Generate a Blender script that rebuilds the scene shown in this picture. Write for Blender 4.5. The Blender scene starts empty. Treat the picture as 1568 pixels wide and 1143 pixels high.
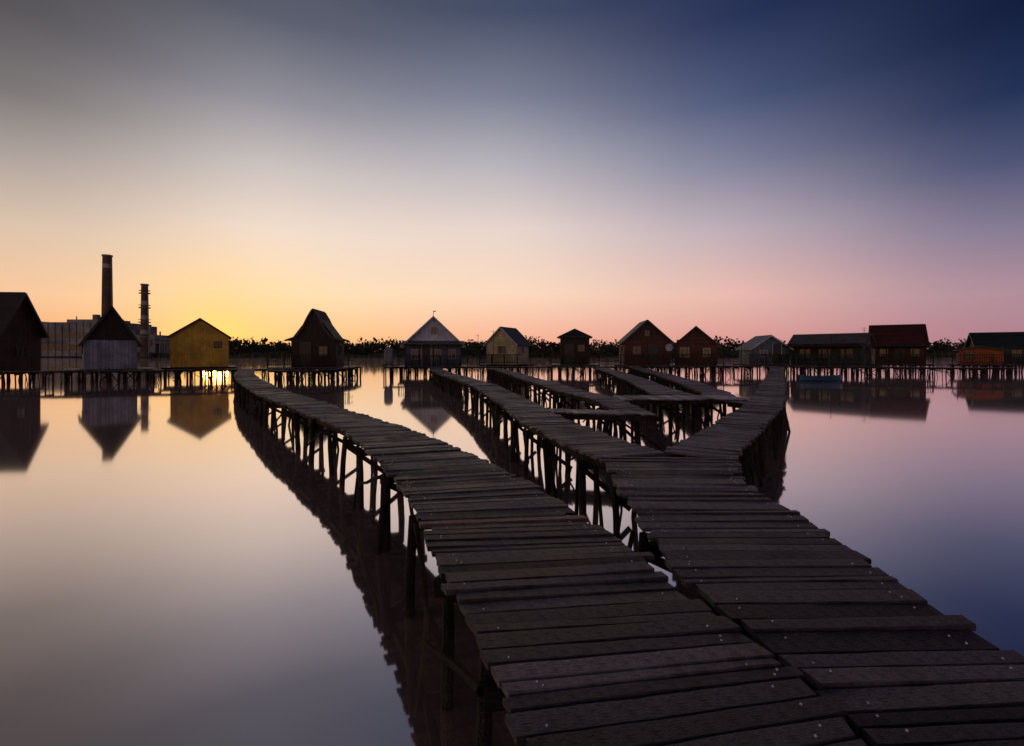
import bpy, bmesh, math, random
from mathutils import Vector, Matrix
random.seed(11)
rnd=random.uniform
sc=bpy.context.scene
sc.view_settings.view_transform='Standard'
sc.view_settings.look='None'
sc.view_settings.exposure=0
sc.view_settings.gamma=1

def lin(c):
    o=[]
    for v in c[:3]:
        v=v/255.0
        o.append(v/12.92 if v<=0.04045 else ((v+0.055)/1.055)**2.4)
    return (o[0],o[1],o[2],1.0)

# ------------------------------------------------------------------ node helpers
class NT:
    def __init__(s,nt): s.nt=nt; s.N=nt.nodes; s.L=nt.links
    def n(s,t,**k):
        x=s.N.new(t)
        for a,b in k.items(): setattr(x,a,b)
        return x
    def put(s,sock,v):
        if isinstance(v,bpy.types.NodeSocket): s.L.new(v,sock)
        else: sock.default_value=v
    def m(s,op,a,b=None,c=None,clamp=False):
        x=s.n('ShaderNodeMath',operation=op); x.use_clamp=clamp
        s.put(x.inputs[0],a)
        if b is not None: s.put(x.inputs[1],b)
        if c is not None: s.put(x.inputs[2],c)
        return x.outputs[0]
    def mix(s,f,a,b,blend='MIX'):
        x=s.n('ShaderNodeMix',data_type='RGBA',blend_type=blend)
        s.put(x.inputs[0],f); s.put(x.inputs[6],a); s.put(x.inputs[7],b)
        return x.outputs[2]
    def grey(s,v):
        c=s.n('ShaderNodeCombineColor')
        for i in range(3): s.L.new(v,c.inputs[i])
        return c.outputs[0]
    def ramp(s,f,stops,interp='LINEAR'):
        x=s.n('ShaderNodeValToRGB'); r=x.color_ramp; r.interpolation=interp
        while len(r.elements)>1: r.elements.remove(r.elements[-1])
        r.elements[0].position=stops[0][0]; r.elements[0].color=stops[0][1]
        for p,c in stops[1:]:
            e=r.elements.new(p); e.color=c
        s.put(x.inputs[0],f)
        return x.outputs[0]
    def mapr(s,v,a,b,c=0.0,d=1.0,smooth=False):
        x=s.n('ShaderNodeMapRange'); x.clamp=True
        if smooth: x.interpolation_type='SMOOTHSTEP'
        s.put(x.inputs[0],v)
        for i,q in enumerate((a,b,c,d)): x.inputs[i+1].default_value=q
        return x.outputs[0]
    def noise(s,vec,scale,detail=4,rough=0.6):
        x=s.n('ShaderNodeTexNoise'); s.put(x.inputs['Vector'],vec)
        x.inputs['Scale'].default_value=scale; x.inputs['Detail'].default_value=detail
        x.inputs['Roughness'].default_value=rough
        return x.outputs[0]

def new_mat(name):
    m=bpy.data.materials.new(name); m.use_nodes=True
    t=NT(m.node_tree); b=t.N['Principled BSDF']
    return m,t,b
def bump(t,b,h,strength,dist):
    x=t.n('ShaderNodeBump'); x.inputs['Strength'].default_value=strength
    x.inputs['Distance'].default_value=dist
    t.L.new(h,x.inputs['Height']); t.L.new(x.outputs[0],b.inputs['Normal'])

def mat_wood(name,dark,light,rough=0.55,spec=0.35,bumps=1.0):
    m,t,b=new_mat(name)
    uv=t.n('ShaderNodeUVMap'); uv.uv_map='UVMap'
    def M_(sx,sy):
        mp=t.n('ShaderNodeMapping'); mp.inputs['Scale'].default_value=(sx,sy,1)
        t.L.new(uv.outputs[0],mp.inputs[0]); return mp.outputs[0]
    g=t.noise(M_(2.0,34),1.5,7,0.68)
    g2=t.noise(M_(1.4,190),1.0,3,0.6)
    ck=t.noise(M_(0.9,75),1.3,2,0.5)
    crack=t.mapr(ck,0.59,0.64,1.0,0.08)
    tc=t.n('ShaderNodeTexCoord')
    blot=t.noise(tc.outputs['Object'],2.7,6,0.65)
    worn=t.noise(M_(2.6,22),1.3,5,0.7)
    f=t.m('MULTIPLY_ADD',g,0.62,t.m('MULTIPLY',g2,0.38))
    hi=tuple(min(1,c*1.8) for c in light)
    col=t.ramp(f,[(0.40,(dark[0]*.25,dark[1]*.25,dark[2]*.25,1)),(0.475,(*dark,1)),(0.55,(*light,1)),(0.62,(*hi,1))])
    at=t.n('ShaderNodeAttribute'); at.attribute_name='tone'
    col=t.mix(1.0,col,at.outputs['Color'],'MULTIPLY')
    bv=t.mapr(blot,0.38,0.62,0.4,1.35)
    col=t.mix(1.0,col,t.grey(bv),'MULTIPLY')
    col=t.mix(1.0,col,t.grey(crack),'MULTIPLY')
    wm=t.mapr(worn,0.56,0.70,0.0,0.65)
    col=t.mix(wm,col,(*[c*1.9 for c in light],1))
    t.L.new(col,b.inputs['Base Color'])
    t.L.new(t.mapr(t.m('ADD',blot,t.m('MULTIPLY',f,.5)),0.60,0.90,rough-0.12,rough+0.25),b.inputs['Roughness'])
    tn=t.n('ShaderNodeSeparateColor'); t.L.new(at.outputs['Color'],tn.inputs[0])
    sv=t.m('MULTIPLY',t.mapr(f,0.42,0.60,0.2,1.5),t.m('MULTIPLY',crack,t.m('MULTIPLY',bv,t.mapr(tn.outputs[0],0.3,1.6,.4,1.6))))
    t.L.new(t.m('MULTIPLY',sv,spec,clamp=True),b.inputs['Specular IOR Level'])
    bump(t,b,t.m('MULTIPLY',f,crack),bumps,0.012)
    return m

def mat_boards(name,col,freq=6.0,horizontal=False,rough=0.7,gap=0.45,var=0.3):
    m,t,b=new_mat(name)
    tc=t.n('ShaderNodeTexCoord'); sp=t.n('ShaderNodeSeparateXYZ')
    t.L.new(tc.outputs['Object'],sp.inputs[0])
    c=sp.outputs[2] if horizontal else t.m('ADD',sp.outputs[0],sp.outputs[1])
    s=t.m('MULTIPLY',c,freq); fr=t.m('FRACT',s); fl=t.m('FLOOR',s)
    ed=t.m('MINIMUM',fr,t.m('SUBTRACT',1.0,fr))
    edge=t.mapr(ed,0.02,0.09,gap,1.0)
    wn=t.n('ShaderNodeTexWhiteNoise',noise_dimensions='1D'); t.L.new(fl,wn.inputs['W'])
    v=t.mapr(wn.outputs[0],0,1,1-var,1+var*0.4)
    ns=t.mapr(t.noise(tc.outputs['Object'],1.3,7,0.7),0.35,0.65,0.6,1.2)
    k=t.m('MULTIPLY',t.m('MULTIPLY',edge,v),ns)
    t.L.new(t.mix(1.0,(*col,1),t.grey(k),'MULTIPLY'),b.inputs['Base Color'])
    b.inputs['Roughness'].default_value=rough
    b.inputs['Specular IOR Level'].default_value=0.3
    bump(t,b,edge,0.5,0.02)
    return m

def mat_plain(name,col,rough=0.7,var=0.25,scale=4,spec=0.3):
    m,t,b=new_mat(name)
    tc=t.n('ShaderNodeTexCoord')
    f=t.noise(tc.outputs['Object'],scale,5,0.6)
    a=tuple(max(0,c*(1-var)) for c in col)+(1,); z=tuple(min(1,c*(1+var)) for c in col)+(1,)
    t.L.new(t.ramp(f,[(0.35,a),(0.65,z)]),b.inputs['Base Color'])
    b.inputs['Roughness'].default_value=rough
    b.inputs['Specular IOR Level'].default_value=spec
    return m

M={}
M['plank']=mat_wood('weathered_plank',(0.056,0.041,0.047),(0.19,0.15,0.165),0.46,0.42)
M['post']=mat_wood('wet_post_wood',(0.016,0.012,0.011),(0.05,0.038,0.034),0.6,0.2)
M['nail']=mat_plain('galvanised_nail',(0.6,0.6,0.63),0.35,0.1,20,0.8)
M['brown']=mat_boards('brown_boards',(0.06,0.023,0.016))
M['darkbrown']=mat_boards('dark_brown_boards',(0.026,0.013,0.010))
M['redbrown']=mat_boards('redbrown_boards',(0.085,0.024,0.014),6,True)
M['greywall']=mat_boards('grey_white_boards',(0.23,0.23,0.28),5)
M['yellow']=mat_boards('yellow_boards',(0.54,0.30,0.03),5,False,0.6,0.8,0.1)
M['white']=mat_boards('white_boards',(0.42,0.43,0.52),6,False,0.6,0.75,0.12)
M['bluegrey']=mat_boards('bluegrey_boards',(0.10,0.115,0.155),6)
M['cream']=mat_boards('cream_render',(0.44,0.35,0.20),4,True,0.7,0.85,0.08)
M['green']=mat_boards('green_boards',(0.032,0.032,0.020),6)
M['ochre']=mat_boards('ochre_boards',(0.20,0.13,0.055),6)
M['orange']=mat_boards('orange_boards',(0.34,0.075,0.018),5,True)
M['teal']=mat_boards('teal_boards',(0.022,0.05,0.058),5)
M['roofdark']=mat_boards('dark_shingles',(0.03,0.021,0.02),5,True,0.6,0.5,0.3)
M['roofgrey']=mat_boards('grey_metal_roof',(0.10,0.08,0.085),4,False,0.5,0.7,0.15)
M['roofred']=mat_boards('red_shingles',(0.06,0.012,0.012),5,True,0.6,0.5,0.3)
M['roofgreen']=mat_boards('green_shingles',(0.018,0.028,0.028),5,True,0.6,0.5,0.3)
M['thatch']=mat_boards('thatch',(0.07,0.05,0.042),14,True,0.9,0.6,0.35)
M['trim']=mat_plain('pale_trim',(0.34,0.33,0.36),0.5,0.2)
M['trimdark']=mat_plain('dark_trim',(0.03,0.02,0.017),0.5,0.2)
M['concrete']=mat_plain('old_concrete',(0.20,0.18,0.19),0.85,0.4,0.2)
M['stack']=mat_plain('smokestack_concrete',(0.09,0.055,0.042),0.85,0.3,0.3)
M['stackl']=mat_plain('smokestack_pale_band',(0.28,0.24,0.23),0.85,0.2,0.4)
M['metal']=mat_plain('grey_metal',(0.14,0.13,0.14),0.5,0.2,5,0.5)
M['boat']=mat_plain('blue_boat_paint',(0.018,0.06,0.12),0.4,0.2,5,0.5)
m,t,b=new_mat('window_glass'); M['glass']=m
b.inputs['Base Color'].default_value=(0.012,0.013,0.016,1); b.inputs['Roughness'].default_value=0.12
m,t,b=new_mat('leaves'); M['leaf']=m
tc=t.n('ShaderNodeTexCoord')
t.L.new(t.ramp(t.noise(tc.outputs['Object'],0.35,3),[(0.3,(0.014,0.016,0.011,1)),(0.7,(0.045,0.048,0.026,1))]),b.inputs['Base Color'])
b.inputs['Roughness'].default_value=0.8
M['ground']=mat_plain('shore_ground',(0.04,0.04,0.026),0.95,0.5,0.15,0.1)
# water
m,t,b=new_mat('still_water'); M['water']=m
tc=t.n('ShaderNodeTexCoord')
b.inputs['Base Color'].default_value=(1.0,0.87,0.79,1); b.inputs['Metallic'].default_value=1.0
t.L.new(t.mapr(t.noise(tc.outputs['Object'],0.06,3),0.3,0.7,0.04,0.065),b.inputs['Roughness'])
d=t.n('ShaderNodeBsdfDiffuse'); d.inputs[0].default_value=(0.80,0.50,0.48,1)
mx=t.n('ShaderNodeMixShader'); mx.inputs[0].default_value=0.11
out=[n for n in t.N if n.type=='OUTPUT_MATERIAL'][0]
t.L.new(b.outputs[0],mx.inputs[1]); t.L.new(d.outputs[0],mx.inputs[2]); t.L.new(mx.outputs[0],out.inputs[0])

# ------------------------------------------------------------------ mesh builder
class MB:
    def __init__(s): s.v=[];s.f=[];s.uv=[];s.tone=[];s.mi=[]
    def face(s,idx,uv=None,tone=1.0,mi=0):
        s.f.append(idx); s.uv.append(uv); s.tone.append(tone); s.mi.append(mi)
    def hexa(s,c,tone=1.0,mi=0,ul=1.0,uw=0.1):
        o=len(s.v); s.v+= [tuple(p) for p in c]
        u0=rnd(0,50); v0=rnd(0,50)
        q=[(u0,v0),(u0+ul,v0),(u0+ul,v0+uw),(u0,v0+uw)]
        for fc in ((3,2,1,0),(4,5,6,7),(0,1,5,4),(2,3,7,6),(1,2,6,5),(3,0,4,7)):
            s.face([o+i for i in fc],q,tone,mi)
    def box(s,x0,x1,y0,y1,z0,z1,tone=1.0,mi=0):
        s.hexa([(x0,y0,z0),(x1,y0,z0),(x1,y1,z0),(x0,y1,z0),(x0,y0,z1),(x1,y0,z1),(x1,y1,z1),(x0,y1,z1)],tone,mi,max(x1-x0,y1-y0,z1-z0),0.1)
    def beam(s,a,b,w,h,tone=1.0,mi=0):
        a=Vector(a);b=Vector(b);d=(b-a)
        up=Vector((0,0,1))
        if abs(d.normalized().z)>0.95: up=Vector((0,1,0))
        sd=d.cross(up).normalized()*w/2; u=sd.cross(d).normalized()*h/2
        if u.z<0:u=-u
        s.hexa([a-sd-u,b-sd-u,b+sd-u,a+sd-u,a-sd+u,b-sd+u,b+sd+u,a+sd+u],tone,mi,d.length,w)
    def pole(s,a,b,r0,r1,n=7,seg=3,jit=0.0,tone=1.0,mi=0):
        a=Vector(a);b=Vector(b);d=b-a
        up=Vector((1,0,0)) if abs(d.normalized().z)>0.7 else Vector((0,0,1))
        x=d.cross(up).normalized(); y=d.cross(x).normalized()
        o=len(s.v); u0=rnd(0,50); v0=rnd(0,50)
        for i in range(seg+1):
            t=i/seg; c=a+d*t
            if 0<i<seg: c=c+x*rnd(-jit,jit)+y*rnd(-jit,jit)
            r=(r0+(r1-r0)*t)*(1+rnd(-.08,.08) if jit else 1)
            for k in range(n):
                an=2*math.pi*k/n
                s.v.append(tuple(c+x*math.cos(an)*r+y*math.sin(an)*r))
        L=d.length
        for i in range(seg):
            for k in range(n):
                k2=(k+1)%n
                s.face([o+i*n+k,o+i*n+k2,o+(i+1)*n+k2,o+(i+1)*n+k],
                  [(u0+L*i/seg,v0+k*.03),(u0+L*i/seg,v0+k*.03+.03),(u0+L*(i+1)/seg,v0+k*.03+.03),(u0+L*(i+1)/seg,v0+k*.03)],tone,mi)
        s.face([o+seg*n+k for k in range(n)],None,tone,mi)
        s.face([o+k for k in reversed(range(n))],None,tone,mi)
    def prism(s,prof,y0,y1,swap=False,mi=0,skip=()):
        o=len(s.v);n=len(prof)
        for y in (y0,y1):
            for (x,z) in prof:
                s.v.append((y,x,z) if swap else (x,y,z))
        s.face([o+i for i in range(n)],None,1,mi); s.face([o+n+i for i in reversed(range(n))],None,1,mi)
        for i in range(n):
            if i in skip: continue
            j=(i+1)%n
            s.face([o+i,o+j,o+n+j,o+n+i],None,1,mi)
    def obj(s,name,mats,parent=None,smooth=False):
        me=bpy.data.meshes.new(name)
        me.from_pydata(s.v,[],s.f)
        if not isinstance(mats,(list,tuple)): mats=[mats]
        for m in mats: me.materials.append(m)
        uvl=me.uv_layers.new(name='UVMap').data
        col=me.color_attributes.new('tone','FLOAT_COLOR','CORNER').data
        uvs=[]; cols=[]
        for f,uv,tn in zip(s.f,s.uv,s.tone):
            tt=tn if isinstance(tn,tuple) else (tn,tn,tn)
            for k in range(len(f)):
                if uv: uvs+=[uv[k][0],uv[k][1]]
                else:
                    p=s.v[f[k]]; uvs+=[p[2]+p[0]*.3,(p[0]+p[1])*.5]
                cols+=[tt[0],tt[1],tt[2],1.0]
        uvl.foreach_set('uv',uvs); col.foreach_set('color',cols)
        me.polygons.foreach_set('material_index',s.mi)
        if smooth: me.polygons.foreach_set('use_smooth',[True]*len(s.f))
        bm=bmesh.new(); bm.from_mesh(me); bmesh.ops.recalc_face_normals(bm,faces=bm.faces); bm.to_mesh(me); bm.free()
        me.update()
        ob=bpy.data.objects.new(name,me); sc.collection.objects.link(ob)
        if parent: ob.parent=parent
        return ob
def empty(name,loc=(0,0,0),rz=0):
    e=bpy.data.objects.new(name,None); e.location=loc; e.rotation_euler=(0,0,rz)
    e.empty_display_size=0.5
    sc.collection.objects.link(e); return e

# ------------------------------------------------------------------ boardwalks
DZ=0.85
def catmull(P,k=16):
    out=[]
    n=len(P)
    for i in range(n-1):
        p0=P[max(i-1,0)];p1=P[i];p2=P[i+1];p3=P[min(i+2,n-1)]
        d1=(p2-p1).length
        m1=(p2-p0)*(d1/max((p2-p0).length,1e-6)) if i>0 else (p2-p1)
        m2=(p3-p1)*(d1/max((p3-p1).length,1e-6)) if i<n-2 else (p2-p1)
        for j in range(k):
            t=j/k
            out.append(p1*(2*t**3-3*t*t+1)+m1*(t**3-2*t*t+t)+p2*(-2*t**3+3*t*t)+m2*(t**3-t*t))
    out.append(P[-1]); return out

def boardwalk(name,st,pw=0.093,z=DZ,specials=(),shorts=(),post_step=1.2,near=True,base_tone=1.0,jag=0.026,zoff=0.0):
    par=empty(name)
    Ls=catmull([Vector((a[0],a[1])) for a in st]); Rs=catmull([Vector((a[2],a[3])) for a in st])
    mids=[(a+b)/2 for a,b in zip(Ls,Rs)]
    cum=[0]
    for i in range(1,len(mids)): cum.append(cum[-1]+(mids[i]-mids[i-1]).length)
    S=cum[-1]
    def at(s):
        s=min(max(s,0),S)
        lo,hi=0,len(cum)-1
        while hi-lo>1:
            m=(lo+hi)//2
            if cum[m]<=s: lo=m
            else: hi=m
        t=(s-cum[lo])/max(cum[hi]-cum[lo],1e-9)
        return Ls[lo].lerp(Ls[hi],t),Rs[lo].lerp(Rs[hi],t)
    ph=rnd(0,6)
    def zz(s): return z+zoff+0.012*math.sin(s*0.9+ph)+0.012*math.sin(s*0.37+ph*2)
    mb=MB(); nl=MB(); s=0.0
    drift=0.0
    while s<S-pw*0.6:
        w=pw*random.choice((rnd(0.6,0.85),rnd(.85,1.1),rnd(.9,1.15),rnd(1.0,1.5))); g=rnd(0.003,0.009)
        if random.random()<.05: g=.018
        L0,R0=at(s+g/2); L1,R1=at(min(s+w-g/2,S))
        ax=(R0-L0).normalized()
        drift=drift*.8+rnd(-.012,.012)
        jl=rnd(-jag,jag)*.8+drift; jr=rnd(-jag,jag)+drift
        if random.random()<0.06: jr-=0.05
        if random.random()<0.05: jl+=0.04
        L0=L0+ax*jl;L1=L1+ax*(jl+rnd(-.010,.010));R0=R0+ax*jr;R1=R1+ax*(jr+rnd(-.010,.010))
        sk=rnd(-.004,.004)
        mid=(L0+R1)/2; dist=mid.length
        nseg=12 if dist<4.5 else (5 if dist<9 else 2)
        tv=random.choice((rnd(.30,.6),rnd(.55,1.0),rnd(.75,1.2),rnd(1.0,1.9)))*base_tone
        tone=(tv*rnd(.97,1.08),tv*rnd(.95,1.02),tv*rnd(.94,1.10))
        for (ya,yb,tt) in specials:
            if ya<=mid.y<=yb: tone=tt
        for (ya,yb,q) in shorts:
            if ya<=mid.y<=yb: R0=R0-ax*q; R1=R1-ax*q
        th=0.026; zt=zz(s)+rnd(-.004,.004); tiltF=rnd(-.003,.003); tiltL=rnd(-.005,.005); tiltR=rnd(-.005,.005)
        if random.random()<0.06: tiltR+=rnd(.004,.012)
        if random.random()<0.04: tiltL+=rnd(.004,.010)
        o=len(mb.v); u0=rnd(0,80); v0=rnd(0,80); Ln=(R0-L0).length
        wf=0;wb=0
        for i in range(nseg+1):
            t=i/nseg
            F=L0.lerp(R0,t);B=L1.lerp(R1,t); dr=(B-F).normalized()
            if nseg>2:
                wf=wf*.6+rnd(-.0022,.0022); wb=wb*.6+rnd(-.0022,.0022)
            F=F+dr*(wf+sk*(t-.5));B=B+dr*(wb+sk*(t-.5))
            zc=zt+tiltL*(1-t)**2+tiltR*t**2+rnd(-.001,.001)
            c=0.004
            F2=F+dr*c;B2=B-dr*c
            for (P,zv) in ((F,zc-th),(F,zc-.006+tiltF),(F2,zc+tiltF),(B2,zc-tiltF),(B,zc-.006-tiltF),(B,zc-th)):
                mb.v.append((P.x,P.y,zv))
        vs=[0,.028,.034,w-.006+.028,w+.028,w+.056,w*2+.056]
        for i in range(nseg):
            ua=u0+Ln*i/nseg;ub=u0+Ln*(i+1)/nseg
            for k in range(6):
                k2=(k+1)%6
                mb.face([o+i*6+k,o+(i+1)*6+k,o+(i+1)*6+k2,o+i*6+k2],[(ua,v0+vs[k]),(ub,v0+vs[k]),(ub,v0+vs[k+1]),(ua,v0+vs[k+1])],tone)
        mb.face([o+k for k in range(6)],None,tone); mb.face([o+nseg*6+k for k in range(6)],None,tone)
        if near and dist<5.5:
            for (P0,P1,q) in ((L0,L1,.10),(R0,R1,-.10)):
                for fr in (.3,.7):
                    if random.random()<0.5: continue
                    P=P0.lerp(P1,fr)+ax*(q+rnd(-.025,.025))
                    tz=zt+(tiltL if q>0 else tiltR)*.8
                    nl.pole((P.x,P.y,tz-.006),(P.x,P.y,tz+.004),.0045,.0038,6,1)
        s+=w
    mb.obj('planks',M['plank'],par)
    if nl.v: nl.obj('nails',M['nail'],par)
    sb=MB()
    step=0.6; s=0.0
    while s<S-0.05:
        s2=min(s+step,S); L0,R0=at(s);L1,R1=at(s2)
        for u in (0.13,0.5,0.87):
            a=L0.lerp(R0,u);b=L1.lerp(R1,u)
            sb.beam((a.x,a.y,zz(s)-.085),(b.x,b.y,zz(s2)-.085),.05,.09,rnd(.7,1.1))
        s=s2
    s=rnd(0.2,.6); k=0
    while s<S:
        L,R=at(s); ax=(R-L).normalized(); pr=Vector((-ax.y,ax.x)); zc=zz(s)-.13
        tn=rnd(.6,1.3)
        pts=[]
        for P,sg in ((L,1),(R,-1)):
            q=P+ax*sg*rnd(.02,.10)+pr*rnd(-.06,.06)
            bt=q+Vector((rnd(-.12,.12),rnd(-.12,.12)))
            r=rnd(.034,.054)
            sb.pole((bt.x,bt.y,-.9),(q.x,q.y,zc+rnd(0.0,.08)),r*1.1,r*.85,8,5,.014,tn)
            pts.append((q,bt))
            for _ in range(random.choice((0,1,1,2))):
                q2=q+pr*rnd(-.4,.4)+ax*rnd(-.02,.06)*sg; b2=q2+Vector((rnd(-.25,.25),rnd(-.25,.25)))
                sb.pole((b2.x,b2.y,-.9),(q2.x,q2.y,zc+rnd(-.02,.05)),rnd(.018,.036),rnd(.015,.028),6,5,.02,rnd(.5,1.5))
        sb.beam((*(L+ax*.01),zc-.05),(*(R-ax*.01),zc-.05+rnd(-.03,.03)),.06,.08,rnd(.6,1.2))
        if k%2==0:
            sb.beam((*pts[0][0],zc-.08),(*pts[1][1],rnd(.05,.2)),.025,.06,rnd(.6,1.2))
        if k%3==1:
            La,Ra=at(min(s+post_step,S))
            side=random.random()<.6
            a=(L if side else R); b=(La if side else Ra)
            sb.pole((*a,zc-.03),(*b,rnd(.1,.35)),.022,.016,6,4,.02,rnd(.6,1.4))
        s+=post_step*rnd(.7,1.2); k+=1
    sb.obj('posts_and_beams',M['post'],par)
    return par

tan=(2.6,1.6,1.05); grey=(2.3,2.2,2.3)
A=[(0.28,0.55,1.02,0.75),(0.12,1.05,1.00,1.25),(0.0,1.5,0.985,1.66),(-0.168,1.943,0.86,2.05),(-0.284,2.236,0.76,2.38),(-0.491,2.817,0.63,2.90),(-0.597,3.18,0.47,3.30),
 (-0.89,3.895,0.13,4.12),(-1.258,4.678,-0.295,4.94),(-2.049,6.214,-1.22,6.5),(-2.919,7.607,-2.12,7.85),(-4.672,10.05,-3.9,10.4),(-6.5,12.52,-5.75,12.95),(-10.5,18.5,-9.7,18.95),(-14.6,25.4,-13.8,25.8),(-18.4,32.6,-17.6,33.0)]
boardwalk('wooden_boardwalk',A,specials=[(3.14,3.23,tan),(1.62,1.74,grey)],shorts=[(3.23,3.33,.10),(2.6,2.68,-.05)],zoff=0.006)
B=[(1.055,0.55,1.86,0.6),(1.045,1.1,1.86,1.15),(1.03,1.5,1.86,1.55),(0.955,1.9,1.87,1.92),(0.895,2.2,1.89,2.22),(0.852,2.55,1.93,2.57),(0.85,3.4,1.98,3.4),(0.885,4.196,2.0,4.15),(0.92,5.1,2.33,5.02)]
boardwalk('wooden_boardwalk',B,zoff=-0.004,base_tone=.95)
B1=[(0.91,5.12,1.69,5.38),(0.68,5.68,1.50,5.95),(0.418,6.727,1.22,6.85),(0.067,8.222,0.86,8.4),(-0.15,9.8,0.64,9.95),(-0.462,11.8,0.33,12.0),(-1.436,16.6,-.65,16.85),(-2.2,19.6,-1.4,19.8),(-3.36,23.9,-2.6,24.2),(-5.3,31.5,-4.5,31.9),(-6.6,38.5,-5.8,38.7)]
boardwalk('wooden_boardwalk',B1)
B2=[(1.70,5.40,2.34,5.05),(3.04,7.47,3.62,7.05),(4.955,10.3,5.55,9.9),(9.6,18.5,10.25,18.15),(17.4,32.6,18.1,32.3),(21.5,40.5,22.2,40.2)]
boardwalk('wooden_boardwalk',B2)
boardwalk('wooden_boardwalk',[(2.01,9.25,2.62,9.45),(1.85,11.4,2.5,11.6),(1.42,13.8,2.15,14.0),(0.45,20.8,1.2,21.1),(-0.6,28,0.2,28.2),(-1.9,36,-1.1,36.2)])
boardwalk('wooden_boardwalk',[(0.72,9.6,0.72,9.0),(2.66,9.22,2.66,8.62)],pw=.13)
boardwalk('wooden_boardwalk',[(2.62,12.6,2.62,11.5),(5.55,12.3,5.55,11.2)],pw=.14,zoff=.02,base_tone=1.8)
boardwalk('wooden_boardwalk',[(3.7,12.75,4.75,12.7),(4.0,14.5,4.95,14.7),(4.65,19.4,5.6,19.6),(6.3,37,7.2,37)],base_tone=1.2)
boardwalk('wooden_boardwalk',[(5.0,12.6,5.75,12.4),(5.5,14.2,6.25,14.1),(7.0,22.6,7.8,22.4),(9.6,40,10.4,40)],base_tone=1.2)
boardwalk('wooden_boardwalk',[(4.9,11.15,5.55,11.15),(5.15,10.5,5.65,10.3)],pw=.13)
boardwalk('wooden_boardwalk',[(-34,29.6,-33.6,28.9),(-26.0,31.0,-25.8,30.1),(-18.5,34.2,-18.3,33.3),(-12.8,36.9,-12.6,36.1)],pw=.16,post_step=1.0)
boardwalk('wooden_boardwalk',[(-10.2,39.2,-10.2,38.4),(-5.0,40.0,-5.0,39.1),(8,41.0,8,40.1),(21,41.5,21,40.6)],pw=.16,post_step=1.0)
boardwalk('wooden_boardwalk',[(21.5,41.4,21.2,40.5),(30,39.2,29.7,38.3),(37.5,36.5,37.2,35.6)],pw=.16,post_step=1.0)
boardwalk('wooden_boardwalk',[(-15.8,31.5,-15.6,30.8),(-12.5,31.9,-12.4,31.2)],pw=.15,post_step=.9)
boardwalk('wooden_boardwalk',[(-12.7,31.9,-12.0,31.9),(-12.7,37.2,-12.0,37.2)],pw=.15)

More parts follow.
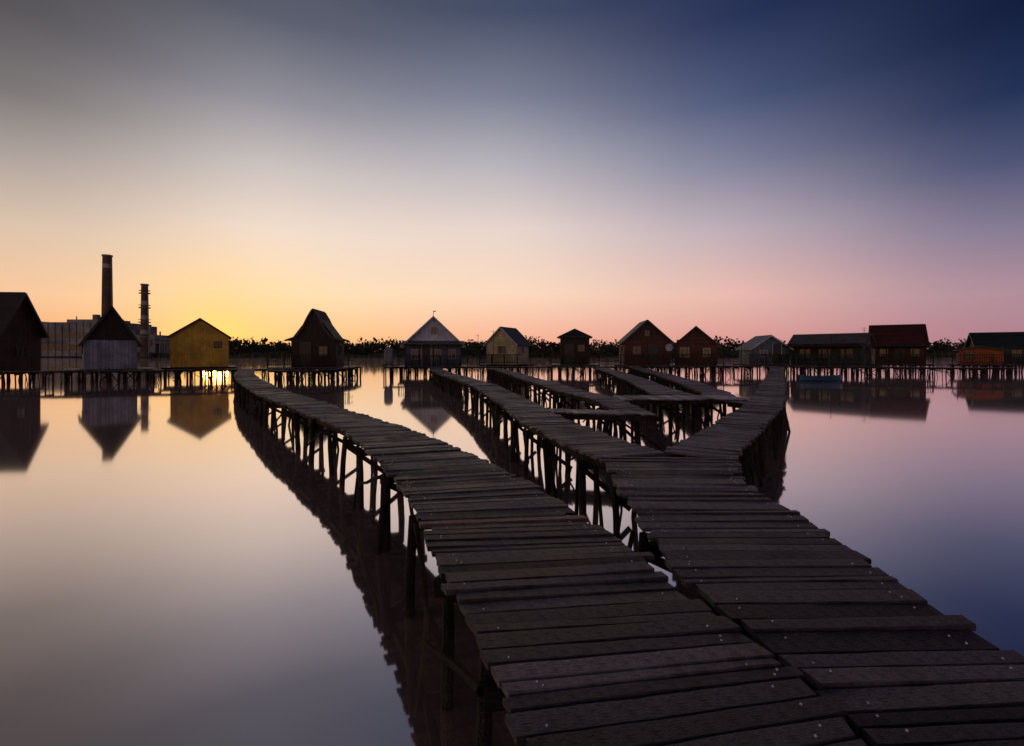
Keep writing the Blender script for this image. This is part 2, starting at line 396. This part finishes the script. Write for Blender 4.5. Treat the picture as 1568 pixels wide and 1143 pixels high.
# ------------------------------------------------------------------ huts on stilts
def hut(name,X,Y,w,dep,ze,zp,wall,roof,gable=None,off=0,zf=0.9,ridge='y',prof=None,hip=False,wins=(),door=None,
        fd=1.2,sd=0.5,rail=True,ov=0.28,trim='trim',corner=False,extra=None,faceang=None,sidewins=True,railmat='post',wtrim=None):
    phi=math.atan2(X,Y)
    th=(-phi if faceang is None else faceang)+math.radians(off)
    c=Vector((X,Y))+Vector((math.sin(phi),math.cos(phi)))*dep/2
    par=empty(name,(c.x,c.y,0),th)
    hw=w/2;hd=dep/2
    mb=MB()
    if ridge=='y':
        mb.prism([(-hw,zf),(hw,zf),(hw,ze),(-hw,ze)],-hd,hd,skip=(2,))
        mb.obj('walls',wall,par)
        if not hip:
            g=MB(); g.prism([(-hw,ze),(hw,ze),(0,zp-.08)],-hd,hd,skip=(0,)) ; g.obj('gables',gable or wall,par)
    else:
        mb.prism([(-hd,zf),(hd,zf),(hd,ze),(-hd,ze)],-hw,hw,swap=True,skip=(2,)); mb.obj('walls',wall,par)
        if not hip:
            g=MB(); g.prism([(-hd,ze),(hd,ze),(0,zp-.08)],-hw,hw,swap=True,skip=(0,)); g.obj('gables',gable or wall,par)
    r=MB()
    span=hw if ridge=='y' else hd; ln=hd if ridge=='y' else hw
    if hip:
        o=ov
        a=hw+o;b=hd+o; rr=max(0,hw-hd)*.9 if ridge=='x' else 0.0
        zlo=ze-.05
        ring=[(-a,-b),(a,-b),(a,b),(-a,b)]
        for zz_ in (zlo-.08,zlo):
            for p in ring: r.v.append((p[0],p[1],zz_))
        r.v+=[(-rr-.02,0,zp),(rr+.02,0,zp)]
        r.face([3,2,1,0])
        for i in range(4): r.face([i,(i+1)%4,4+(i+1)%4,4+i])
        r.face([4,5,9,8]); r.face([5,6,9]); r.face([6,7,8,9]); r.face([7,4,8])
    else:
        if prof is None:
            slope=(zp-ze)/span
            prof=[(span+ov,ze-slope*ov),(0,zp)]
        t=.09
        for sx in (-1,1):
            for (xa,za),(xb,zb) in zip(prof[:-1],prof[1:]):
                y0,y1=-ln-ov,ln+ov
                cs=[(sx*xa,y0,za-t+.02),(sx*xb,y0,zb-t+.02),(sx*xb,y1,zb-t+.02),(sx*xa,y1,za-t+.02),(sx*xa,y0,za+.02),(sx*xb,y0,zb+.02),(sx*xb,y1,zb+.02),(sx*xa,y1,za+.02)]
                if ridge=='x': cs=[(p[1],p[0],p[2]) for p in cs]
                r.hexa(cs,rnd(.9,1.1))
    r.obj('roof',roof,par)
    tr=MB()
    if not hip and prof:
        for sx in (-1,1):
            for e in (-1,1):
                for (xa,za),(xb,zb) in zip(prof[:-1],prof[1:]):
                    yy=e*(ln+ov+.025)
                    a=(sx*xa,yy,za-.06);b=(sx*xb,yy,zb-.06)
                    if ridge=='x': a=(a[1],a[0],a[2]);b=(b[1],b[0],b[2])
                    tr.beam(a,b,.035,.13)
    if corner:
        for sx in (-1,1): tr.box(sx*hw-.06,sx*hw+.06,-hd-.04,-hd-.003,zf,ze)
    if tr.v: tr.obj('bargeboards',M[trim],par)
    fr=MB();gl=MB()
    def win(cx,cz,ww,wh,side=0):
        def P(x0,x1,d0,d1,z0,z1,mb):
            if side==0: mb.box(cx+x0,cx+x1,-hd-d1,-hd-d0,cz+z0,cz+z1)
            else: 
                if side>0: mb.box(hw+d0,hw+d1,cx+x0,cx+x1,cz+z0,cz+z1)
                else: mb.box(-hw-d1,-hw-d0,cx+x0,cx+x1,cz+z0,cz+z1)
        a=ww/2;b=wh/2;f=.05
        P(-a,a,.003,.012,-b,b,gl)
        P(-a-f,-a,.003,.05,-b-f,b+f,fr);P(a,a+f,.003,.05,-b-f,b+f,fr)
        P(-a,a,.003,.05,b,b+f,fr);P(-a,a,.003,.06,-b-f,-b,fr)
        P(-.015,.015,.013,.035,-b,b,fr)
    for wn in wins: win(*wn)
    if sidewins:
        win(0,zf+1.35,.6,.6,1);win(0,zf+1.35,.6,.6,-1)
    if door is not None:
        dr=MB(); dr.box(door-.38,door+.38,-hd-.03,-hd-.003,zf+.02,zf+1.9); dr.obj('door',M['trimdark'],par)
        fr.box(door-.43,door-.38,-hd-.05,-hd-.003,zf+.02,zf+1.95);fr.box(door+.38,door+.43,-hd-.05,-hd-.003,zf+.02,zf+1.95)
    if fr.v: fr.obj('window_frames',M[wtrim or trim],par); gl.obj('window_panes',M['glass'],par)
    dk=MB(); x=-hw-sd
    while x<hw+sd:
        ww=rnd(.12,.17); dk.box(x,x+ww-.012,-hd-fd+rnd(-.04,.04),hd+.35,zf-.045,zf-.012+rnd(0,.006),rnd(.5,1.2)); x+=ww
    dk.obj('deck',M['plank'],par)
    stl=MB()
    for yy in (-hd-fd+.12,-hd,0,hd+.1):
        stl.beam((-hw-sd,yy,zf-.11),(hw+sd,yy,zf-.11),.08,.12,rnd(.6,1))
        n=max(3,int((w+2*sd)/.75))
        for i in range(n+1):
            px=-hw-sd+.1+(w+2*sd-.2)*i/n+rnd(-.12,.12)
            stl.pole((px+rnd(-.1,.1),yy+rnd(-.06,.06),-.9),(px,yy+rnd(-.03,.03),zf-.1),rnd(.055,.10),rnd(.045,.075),6,2,.01,rnd(.5,1.3))
    for i in range(3):
        px=rnd(-hw,hw); stl.beam((px,-hd-fd+.05,zf-.15),(px+rnd(-.9,.9),-hd-fd+.05,.05),.04,.06,rnd(.5,1.2))
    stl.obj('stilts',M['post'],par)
    if rail:
        rl=MB(); yy=-hd-fd+.08; x0=-hw-sd+.05;x1=hw+sd-.05; n=max(2,int((x1-x0)/1.1))
        for i in range(n+1):
            px=x0+(x1-x0)*i/n; rl.box(px-.035,px+.035,yy-.035,yy+.035,zf-.04,zf+.9)
        rl.beam((x0,yy,zf+.92),(x1,yy,zf+.92),.08,.05); rl.beam((x0,yy,zf+.18),(x1,yy,zf+.18),.03,.05)
        px=x0+.1
        while px<x1: rl.box(px-.02,px+.02,yy-.012,yy+.012,zf+.2,zf+.9); px+=.16
        for xx in (x0,x1):
            rl.beam((xx,yy,zf+.93),(xx,-hd+.1,zf+.93),.05,.05); rl.beam((xx,yy,zf+.5),(xx,-hd+.1,zf+.5),.03,.05)
        rl.obj('railing',M[railmat],par)
    if extra: extra(par,hw,hd,zf,ze,zp)
    return par

def porch_posts(par,hw,hd,zf,ze,zp):
    mb=MB()
    for i in range(5):
        x=-hw+.1+(2*hw-.2)*i/4; mb.box(x-.05,x+.05,-hd-.95,-hd-.85,zf,ze-.1)
    mb.beam((-hw,-hd-.9,ze-.08),(hw,-hd-.9,ze-.08),.08,.12); mb.obj('porch_posts',M['post'],par)
    r=MB(); r.hexa([(-hw-.2,-hd-1.15,ze-.14),(hw+.2,-hd-1.15,ze-.14),(hw+.2,-hd+.0,ze+.13),(-hw-.2,-hd+.0,ze+.13),(-hw-.2,-hd-1.15,ze-.08),(hw+.2,-hd-1.15,ze-.08),(hw+.2,-hd+.0,ze+.19),(-hw-.2,-hd+.0,ze+.19)])
    r.obj('porch_roof',M['roofgrey'],par)
def porch_dark(par,hw,hd,zf,ze,zp):
    mb=MB()
    for i in range(5):
        x=-hw+.1+(2*hw-.2)*i/4; mb.box(x-.05,x+.05,-hd-.95,-hd-.85,zf,ze-.05)
    mb.beam((-hw-.1,-hd-.9,ze-.03),(hw+.1,-hd-.9,ze-.03),.08,.12); mb.obj('porch_posts',M['post'],par)
    r=MB(); r.hexa([(-hw-.3,-hd-1.2,ze-.2),(hw+.3,-hd-1.2,ze-.2),(hw+.3,-hd-.29,ze+.0),(-hw-.3,-hd-.29,ze+.0),(-hw-.3,-hd-1.2,ze-.14),(hw+.3,-hd-1.2,ze-.14),(hw+.3,-hd-.29,ze+.06),(-hw-.3,-hd-.29,ze+.06)])
    r.obj('porch_roof',M['roofdark'],par)
def finial(par,hw,hd,zf,ze,zp):
    porch_posts(par,hw,hd,zf,ze,zp)
    mb=MB(); mb.pole((0,-hd-.2,zp-.1),(0,-hd-.2,zp+.5),.03,.02,6,1); mb.beam((-.02,-hd-.2,zp+.42),(.22,-hd-.2,zp+.42),.03,.08); mb.obj('finial',M['trimdark'],par)
def antenna(par,hw,hd,zf,ze,zp):
    porch_dark(par,hw,hd,zf,ze,zp)
    mb=MB(); mb.pole((hw-.2,0,ze),(hw-.2,0,zp+.5),.02,.015,6,1)
    for k in range(4): mb.beam((hw-.45+.05*k,-.0,zp+.45-.1*k),(hw+.05-.05*k,0,zp+.45-.1*k),.015,.015)
    mb.obj('antenna',M['metal'],par)
def dish(par,hw,hd,zf,ze,zp):
    mb=MB(); n=14; c=Vector((hw-.15,-hd-.25,zf+1.55)); 
    mb.v.append((c.x,c.y+.09,c.z))
    for ring,(r,dy) in enumerate(((.18,.05),(.34,-.04))):
        for k in range(n):
            a=2*math.pi*k/n; mb.v.append((c.x+math.cos(a)*r,c.y+dy,c.z+math.sin(a)*r))
    for k in range(n):
        k2=(k+1)%n; mb.face([0,1+k,1+k2]); mb.face([1+k,1+n+k,1+n+k2,1+k2])
    mb.pole((c.x,-hd+.0,c.z-.25),(c.x,c.y+.08,c.z),.02,.02,6,1); mb.pole((c.x,c.y-.02,c.z-.3),(c.x,c.y-.35,c.z),.012,.012,5,1)
    mb.obj('satellite_dish',M['trim'],par)

hut('brown_stilt_hut',-34.3,31.1,5.2,2.9,3.55,6.0,M['brown'],M['roofdark'],zf=.7,ridge='x',faceang=math.radians(4),wins=[(-1,2.2,.8,.9),(1.2,2.2,.8,.9)],trim='trimdark',fd=.9,sd=.2,rail=False)
hut('grey_stilt_hut',-26.65,32,2.75,3.4,2.8,5.1,M['greywall'],M['roofdark'],gable=M['darkbrown'],off=3,trim='trimdark',fd=.7,rail=False,sd=.9,ov=.22)
hut('yellow_stilt_hut',-23.8,37,3.75,3.6,3.3,4.62,M['yellow'],M['roofdark'],off=-2,wins=[(1.15,2.6,.42,.42)],trim='trimdark',fd=.5,rail=False,ov=.2)
hut('thatched_stilt_hut',-14.8,37,3.3,2.6,3.0,5.3,M['darkbrown'],M['thatch'],off=-16,prof=[(2.05,2.95),(1.35,3.2),(.85,3.8),(.4,4.75),(0.08,5.3),(0,5.33)],wins=[(.7,2.1,.6,.7)],door=-.6,fd=1.3,sd=1.3,trim='trimdark',ov=.15)
hut('white_stilt_hut',-7.0,43,5.0,4.0,2.85,5.22,M['bluegrey'],M['roofdark'],gable=M['white'],off=0,wins=[(0.05,3.95,.5,.6),(-1.5,1.85,.8,.8),(.2,1.85,.8,.8),(1.6,1.85,.6,.8)],door=-.6,fd=1.3,extra=finial,ov=.35,zf=.8)
hut('cream_stilt_hut',-.35,45,3.0,2.9,2.95,4.4,M['cream'],M['roofdark'],off=-26,wins=[(.1,2.25,.9,.7)],fd=.8,corner=True)
hut('dark_stilt_hut',5.84,45,2.7,2.6,3.5,4.3,M['darkbrown'],M['roofdark'],hip=True,door=-.5,wins=[(.6,2.4,.6,.6)],fd=1.1,sd=.9,trim='trimdark')
hut('redbrown_stilt_hut',11.7,43,4.0,3.6,3.1,4.9,M['redbrown'],M['roofdark'],gable=M['brown'],off=10,wins=[(-.9,2.15,.7,.8),(0,3.7,.4,.5)],door=.5,fd=.9,extra=dish,trim='trimdark')
hut('brown_stilt_hut',16.3,43,3.5,3.4,2.8,4.35,M['redbrown'],M['roofdark'],off=2,wins=[(-.95,2.0,.7,.8),(.9,2.0,.5,.7)],fd=.9,trim='trimdark',wtrim='trim')
hut('grey_roof_stilt_hut',23.9,46,3.4,3.2,2.5,3.65,M['bluegrey'],M['roofgrey'],off=22,wins=[(-.6,1.9,.6,.6)],door=.6,fd=.9)
hut('green_stilt_hut',28.8,43.7,5.6,3.6,2.75,3.75,M['green'],M['roofgrey'],gable=M['ochre'],ridge='x',off=-14,wins=[(-1.6,1.9,.9,.8),(.0,1.9,.9,.8),(1.7,1.9,.9,.8)],fd=1.4,trim='trimdark',railmat='teal',extra=antenna,ov=.3)
hut('red_roof_stilt_hut',38.2,48,3.9,4.0,2.8,4.85,M['redbrown'],M['roofred'],ridge='x',off=6,wins=[(-1.2,2,.7,.7),(1.2,2,.7,.7)],door=0,fd=1.2,ov=.3,trim='trimdark',extra=porch_dark)
hut('orange_stilt_hut',43.9,45.4,3.0,2.6,2.3,2.65,M['orange'],M['roofgreen'],off=5,wins=[(-.8,1.7,.6,.6)],fd=1.2,sd=.6,trim='trimdark')
hut('teal_stilt_hut',48.0,47.6,3.9,4.0,2.7,4.05,M['teal'],M['roofgreen'],ridge='x',off=12,wins=[(-.9,1.9,.7,.7),(.8,1.9,.7,.7)],fd=1.0,trim='trimdark')

for (x,y,h) in ((-3.0,42,3.6),(9.2,42,2.9),(8.3,42.5,3.1),(19.9,42,2.8),(-1.7,43,4.0),(27,41,3.6),(-10.6,40.5,2.4),(13.9,42,2.6),(33.5,43,3.4)):
    mb=MB(); mb.pole((x,y,-.6),(x+.05,y,h),.035,.02,6,3,.01); mb.beam((x-.2,y,h-.15),(x+.2,y,h-.15),.02,.02)
    mb.obj('mooring_pole',M['post'])

wb=empty('water_barrel',(-10.3,40.3,0))
mb=MB(); mb.pole((0,0,1.0),(0,0,1.25),.3,.36,14,1); mb.pole((0,0,1.26),(0,0,2.2),.36,.36,14,1); mb.pole((0,0,2.21),(0,0,2.4),.36,.2,14,1); mb.obj('barrel',M['greywall'],wb)
mb=MB()
for a in (-.3,.3):
    for b_ in (-.3,.3): mb.box(a-.04,a+.04,b_-.04,b_+.04,-.8,.93)
mb.box(-.4,.4,-.4,.4,.935,.99); mb.obj('stand',M['post'],wb)

mb=MB(); n=12; secs=[]
for i in range(n+1):
    t=i/n; x=-1.4+2.8*t
    wd=.55*(math.sin(math.pi*min(1,.12+t*.88)))**.6 if t<1 else .02
    wd=max(wd,.02); sh=.34+.12*(2*t-1)**2; kl=-.08+.18*max(0,(t-.8)/.2)**2
    secs.append([(x,-wd,sh),(x,-wd*.8,.12),(x,-wd*.3,kl),(x,wd*.3,kl),(x,wd*.8,.12),(x,wd,sh)])
for sct in secs: mb.v+=sct
for i in range(n):
    for k in range(5): mb.face([i*6+k,(i+1)*6+k,(i+1)*6+k+1,i*6+k+1])
mb.face([0,1,2,3,4,5])
bt=empty('rowing_boat',(20.9,32.8,0.02),math.radians(-8))
h=mb.obj('hull',M['boat'],bt)
sm=h.modifiers.new('s','SOLIDIFY'); sm.thickness=.03
s2=MB(); 
for x in (-.8,0,.7): s2.box(x-.12,x+.12,-.42,.42,.24,.27)
s2.obj('seats',M['plank'],bt)
s3=MB(); s3.beam((-.6,-.5,.42),(1.0,.1,.44),.03,.03); s3.obj('oar',M['plank'],bt)

# ------------------------------------------------------------------ power station
ps=empty('power_station',(0,0,0))
mb=MB()
mb.box(-208,-173,212,232,.5,15.5); mb.box(-199,-180,216,228,15.52,17); mb.box(-172.9,-158,214,230,.5,10); mb.box(-157.9,-146,216,226,.5,6.5)
mb.box(-214,-208.1,214,228,.5,12); mb.box(-213,-210,214.5,220,12.02,16)
for i in range(11): mb.box(-207+i*3.1,-206.5+i*3.1,211.6,211.97,.5,15.2)
mb.box(-166,-163,218,222,10.02,14); mb.box(-191,-189,220,222,17.02,19.5); mb.box(-170,-168.5,216,218,10.02,12)
mb.obj('halls',M['concrete'],ps)
g=MB()
for i in range(10):
    x0=-206.3+i*3.1
    for (a,b) in ((3,6),(8.5,11.0)): g.box(x0,x0+2.4,211.85,211.99,a,b)
for i in range(4): g.box(-171+i*3.2,-169+i*3.2,213.85,213.99,5,8)
g.obj('window_bands',M['glass'],ps)
p=MB()
for i in range(7):
    x=-158+i*2.2; p.pole((x,214,.5),(x,214,rnd(5,12)),.35,.3,8,1)
for i in range(6):
    x=-200+i*4.3; p.pole((x,222,15),(x,222,rnd(16.8,19)),.2,.2,6,1)
p.beam((-158,214,6.5),(-144,214,6.5),.5,.5); p.beam((-158,213,9),(-144,213,7),.3,.3); p.obj('pipework',M['metal'],ps)
def stack(X,Y,H,r0,r1,bands,plats):
    e=empty('smokestack',(X,Y,.5))
    zs=[0]+[b[0] for b in bands]+[H]
    ms=MB(); seq=[0]+[b[1] for b in bands]
    for i in range(len(zs)-1):
        a,b=zs[i],zs[i+1]
        ra=r0+(r1-r0)*a/H; rb=r0+(r1-r0)*b/H
        ms.pole((0,0,a),(0,0,b-.01),ra,rb,20,1,0,1,seq[i])
    ms.obj('shaft',[M['stack'],M['stackl']],e,False)
    q=MB()
    for z in plats:
        r=r0+(r1-r0)*z/H; q.pole((0,0,z),(0,0,z+.35),r+.75,r+.75,20,1)
        q.pole((0,0,z+1.2),(0,0,z+1.32),r+.78,r+.78,20,1)
    q.pole((0,0,H-.1),(0,0,H+.5),r1+.25,r1+.25,20,1)
    q.beam((r0+.15,-.2,0),(r1+.15,-.2,H),.3,.2)
    q.obj('platforms_and_ladder',M['metal'],e)
stack(-167.5,200,41.5,2.1,1.6,[(36.5,1),(38.3,0)],[])
stack(-152,200,29.5,1.6,1.2,[(9,1),(11,0),(15,1),(17,0),(21,1),(23,0)],[8,14,20,26])

# ------------------------------------------------------------------ water, shore, trees
def sheet(name,x0,x1,y0,y1,z,mat):
    mb=MB(); mb.v=[(x0,y0,z),(x1,y0,z),(x1,y1,z),(x0,y1,z)]; mb.face([0,1,2,3],[(0,0),(1,0),(1,1),(0,1)])
    return mb.obj(name,mat)
sheet('water',-3000,3000,-2000,3000,0,M['water'])
mb=MB(); nx=120; ys=[(0,-.3),(2,.35),(6,.7),(60,1.0),(300,1.5),(900,4),(2500,8)]
for j,(dy,z) in enumerate(ys):
    for i in range(nx+1):
        x=-1800+3600*i/nx; k=205+6*math.sin(x*.021)+3*math.sin(x*.063+1)
        mb.v.append((x,k+dy,z+(rnd(-.1,.1) if j>1 else 0)))
for j in range(len(ys)-1):
    for i in range(nx): 
        a=j*(nx+1)+i; mb.face([a,a+1,a+nx+2,a+nx+1])
mb.obj('shore_terrain',M['ground'])
def trees(name,spec,leafn=150,ls=.55):
    mb=MB(); tr=MB()
    for (x,y,h,w) in spec:
        tr.pole((x,y,.4),(x+rnd(-.3,.3),y,h*.6),.2,.07,5,2,.1)
        lobes=[]
        for _ in range(9):
            zf_=rnd(.1,.80); q=w*.42*math.sqrt(max(.05,1-zf_**2))
            lobes.append((x+rnd(-q,q),y+rnd(-q,q),h*zf_,rnd(.16,.26)*w))
        lobes.append((x,y,h*.5,w*.38)); lobes.append((x-w*.25,y,h*.2,w*.36)); lobes.append((x+w*.25,y,h*.2,w*.36))
        for _ in range(3):
            l=random.choice(lobes); tr.pole((x,y,h*.3),(l[0],l[1],l[2]),.09,.04,4,1)
        for k in range(leafn):
            l=random.choice(lobes); d=Vector((random.gauss(0,1),random.gauss(0,1),random.gauss(0,1))).normalized()*l[3]*(rnd(.1,1.05))
            c=Vector((l[0],l[1],l[2]))+Vector((d.x,d.y,d.z*min(1.3,h/w)))
            if c.z<.4: c.z=.4+rnd(0,1)
            if c.z>h: c.z=h*rnd(.7,.98)
            a=Vector((rnd(-1,1),rnd(-1,1),rnd(-1,1))).normalized(); b_=a.cross(Vector((rnd(-1,1),rnd(-1,1),rnd(-1,1)))).normalized()
            s=ls*rnd(.5,1.2); o=len(mb.v)
            mb.v+=[tuple(c+a*s),tuple(c+b_*s*.8),tuple(c-a*s*.9),tuple(c-b_*s*.7)]
            mb.face([o,o+1,o+2,o+3])
    e=empty(name); mb.obj('foliage',M['leaf'],e); tr.obj('trunks',M['post'],e)
sp=[]
def band(x0,x1,y,h0,h1,step,wr=(.9,1.5)):
    x=x0
    while x<x1:
        h=rnd(h0,h1)*(1+.16*math.sin(x*.19)+.08*math.sin(x*.53)); sp.append((x,y+rnd(-6,8),h,h*rnd(*wr))); x+=step*rnd(.5,1.4)
band(-135,-85,218,6,9.5,2.3); band(-85,-42,218,5.5,9,2.4); band(-20,24,220,7,10.5,2.3); band(24,60,220,5,8,2.3)
band(60,100,222,4.5,7,2.4); band(-300,-214,222,4,7,4); band(-146,-135,216,4,6,2.6); band(-42,-20,220,4,6,2.0)
band(100,330,226,4.5,6.5,2.8)
sp.append((183,222,10.5,3.0)); sp.append((108,222,9,4)); sp.append((196,222,7.5,5)); sp.append((-111,216,10.5,4.0))
trees('tree_line',sp,280,.55)
sp=[]
band(-420,500,330,9,12.5,3.6,(1.1,1.7)); trees('tree_line',sp,150,1.1)
sp=[]
band(-140,300,213,2.2,4.2,1.9,(1.2,2.2)); trees('shrub_belt',sp,80,.5)
mb=MB()
for i in range(9000):
    x=rnd(-260,300); k=205+6*math.sin(x*.021)+3*math.sin(x*.063+1); y=k+rnd(0,7); h=rnd(.6,1.8)*(1+.4*math.sin(x*.11)); o=len(mb.v); w=rnd(.15,.45)
    mb.v+=[(x-w,y,0),(x+w,y,0),(x+w*.7+rnd(-.3,.3),y+rnd(-.2,.2),h),(x-w*.3,y,h*rnd(.7,1.1))]; mb.face([o,o+1,o+2,o+3])
mb.obj('reed_bank',M['leaf'])

# ------------------------------------------------------------------ sky
w=bpy.data.worlds.new('World'); sc.world=w; w.use_nodes=True
t=NT(w.node_tree); bg=t.N['Background']
tc=t.n('ShaderNodeTexCoord'); sp_=t.n('ShaderNodeSeparateXYZ'); t.L.new(tc.outputs['Generated'],sp_.inputs[0])
x,y,z=sp_.outputs
hor=t.m('SQRT',t.m('ADD',t.m('MULTIPLY',x,x),t.m('ADD',t.m('MULTIPLY',y,y),1e-5)))
az=t.m('DIVIDE',x,hor)
def col(P,C): return [(p,lin(c)) for p,c in zip(P,C)]
ra=t.ramp(z,col([0,.02,.087,.18,.269,.351,.447,.6,1],[(230,150,104),(240,170,120),(243,197,156),(218,193,171),(174,162,156),(120,115,115),(84,80,84),(60,60,64),(45,48,58)]))
rb=t.ramp(z,col([0,.025,.108,.223,.33,.425,.53,.7,1],[(250,178,112),(254,198,130),(252,222,178),(240,220,204),(202,193,190),(146,144,154),(90,93,108),(60,64,80),(45,50,64)]))
rc=t.ramp(z,col([0,.028,.122,.25,.366,.467,.576,.75,1],[(234,158,134),(247,180,151),(251,217,190),(231,212,204),(182,178,186),(126,129,149),(68,77,103),(50,58,80),(42,48,64)]))
rd=t.ramp(z,col([0,.025,.11,.225,.332,.428,.534,.7,1],[(202,138,138),(218,154,149),(231,184,174),(189,172,182),(129,130,156),(74,86,123),(36,48,88),(30,40,70),(38,44,60)]))
re=t.ramp(z,col([0,.02,.087,.18,.269,.351,.447,.6,1],[(164,115,132),(175,127,141),(174,140,154),(128,119,146),(72,80,115),(30,45,85),(13,25,60),(15,24,50),(30,36,52)]))
az2=t.m('ADD',az,t.m('MULTIPLY',t.m('SUBTRACT',t.noise(tc.outputs['Generated'],1.6,2,.5),.5),.12))
c=t.mix(t.mapr(az2,-.76,-.42,smooth=True),ra,rb)
c=t.mix(t.mapr(az2,-.50,0.05,smooth=True),c,rc)
c=t.mix(t.mapr(az2,-.05,.50,smooth=True),c,rd)
c=t.mix(t.mapr(az2,.38,.76,smooth=True),c,re)
SA=math.radians(-31.5); SE=math.radians(1.0)
sd_=(math.sin(SA)*math.cos(SE),math.cos(SA)*math.cos(SE),math.sin(SE))
dp=t.n('ShaderNodeVectorMath',operation='DOT_PRODUCT'); t.L.new(tc.outputs['Generated'],dp.inputs[0]); dp.inputs[1].default_value=sd_
dv=t.m('MAXIMUM',dp.outputs['Value'],0.0)
g=t.m('POWER',dv,120.0)
c=t.mix(t.m('MULTIPLY',g,.60,clamp=True),c,(1.12,.68,.24,1))
g=t.m('POWER',dv,700.0)
c=t.mix(t.m('MULTIPLY',g,.7,clamp=True),c,(1.7,.76,.15,1))
sky=t.n('ShaderNodeTexSky'); sky.sky_type='NISHITA'; sky.sun_disc=False; sky.sun_elevation=SE; sky.sun_rotation=SA
sk=t.mix(1.0,sky.outputs[0],(0.006,0.006,0.006,1),'MULTIPLY')
c=t.mix(1.0,c,sk,'ADD')
t.L.new(c,bg.inputs[0]); bg.inputs[1].default_value=1.0

sun=bpy.data.lights.new('sun','SUN'); sun.energy=.14; sun.angle=math.radians(3.0); sun.color=(1,.42,.10)
so=bpy.data.objects.new('sun',sun); sc.collection.objects.link(so)
so.rotation_euler=Vector(sd_).to_track_quat('Z','Y').to_euler()

cam=bpy.data.cameras.new('camera'); co=bpy.data.objects.new('camera',cam); sc.collection.objects.link(co)
co.location=(0,0,1.95); co.rotation_euler=(math.radians(90),0,0)
cam.sensor_width=36; cam.lens=16.99; cam.shift_y=-0.0195; cam.clip_start=.05; cam.clip_end=6000
sc.camera=co
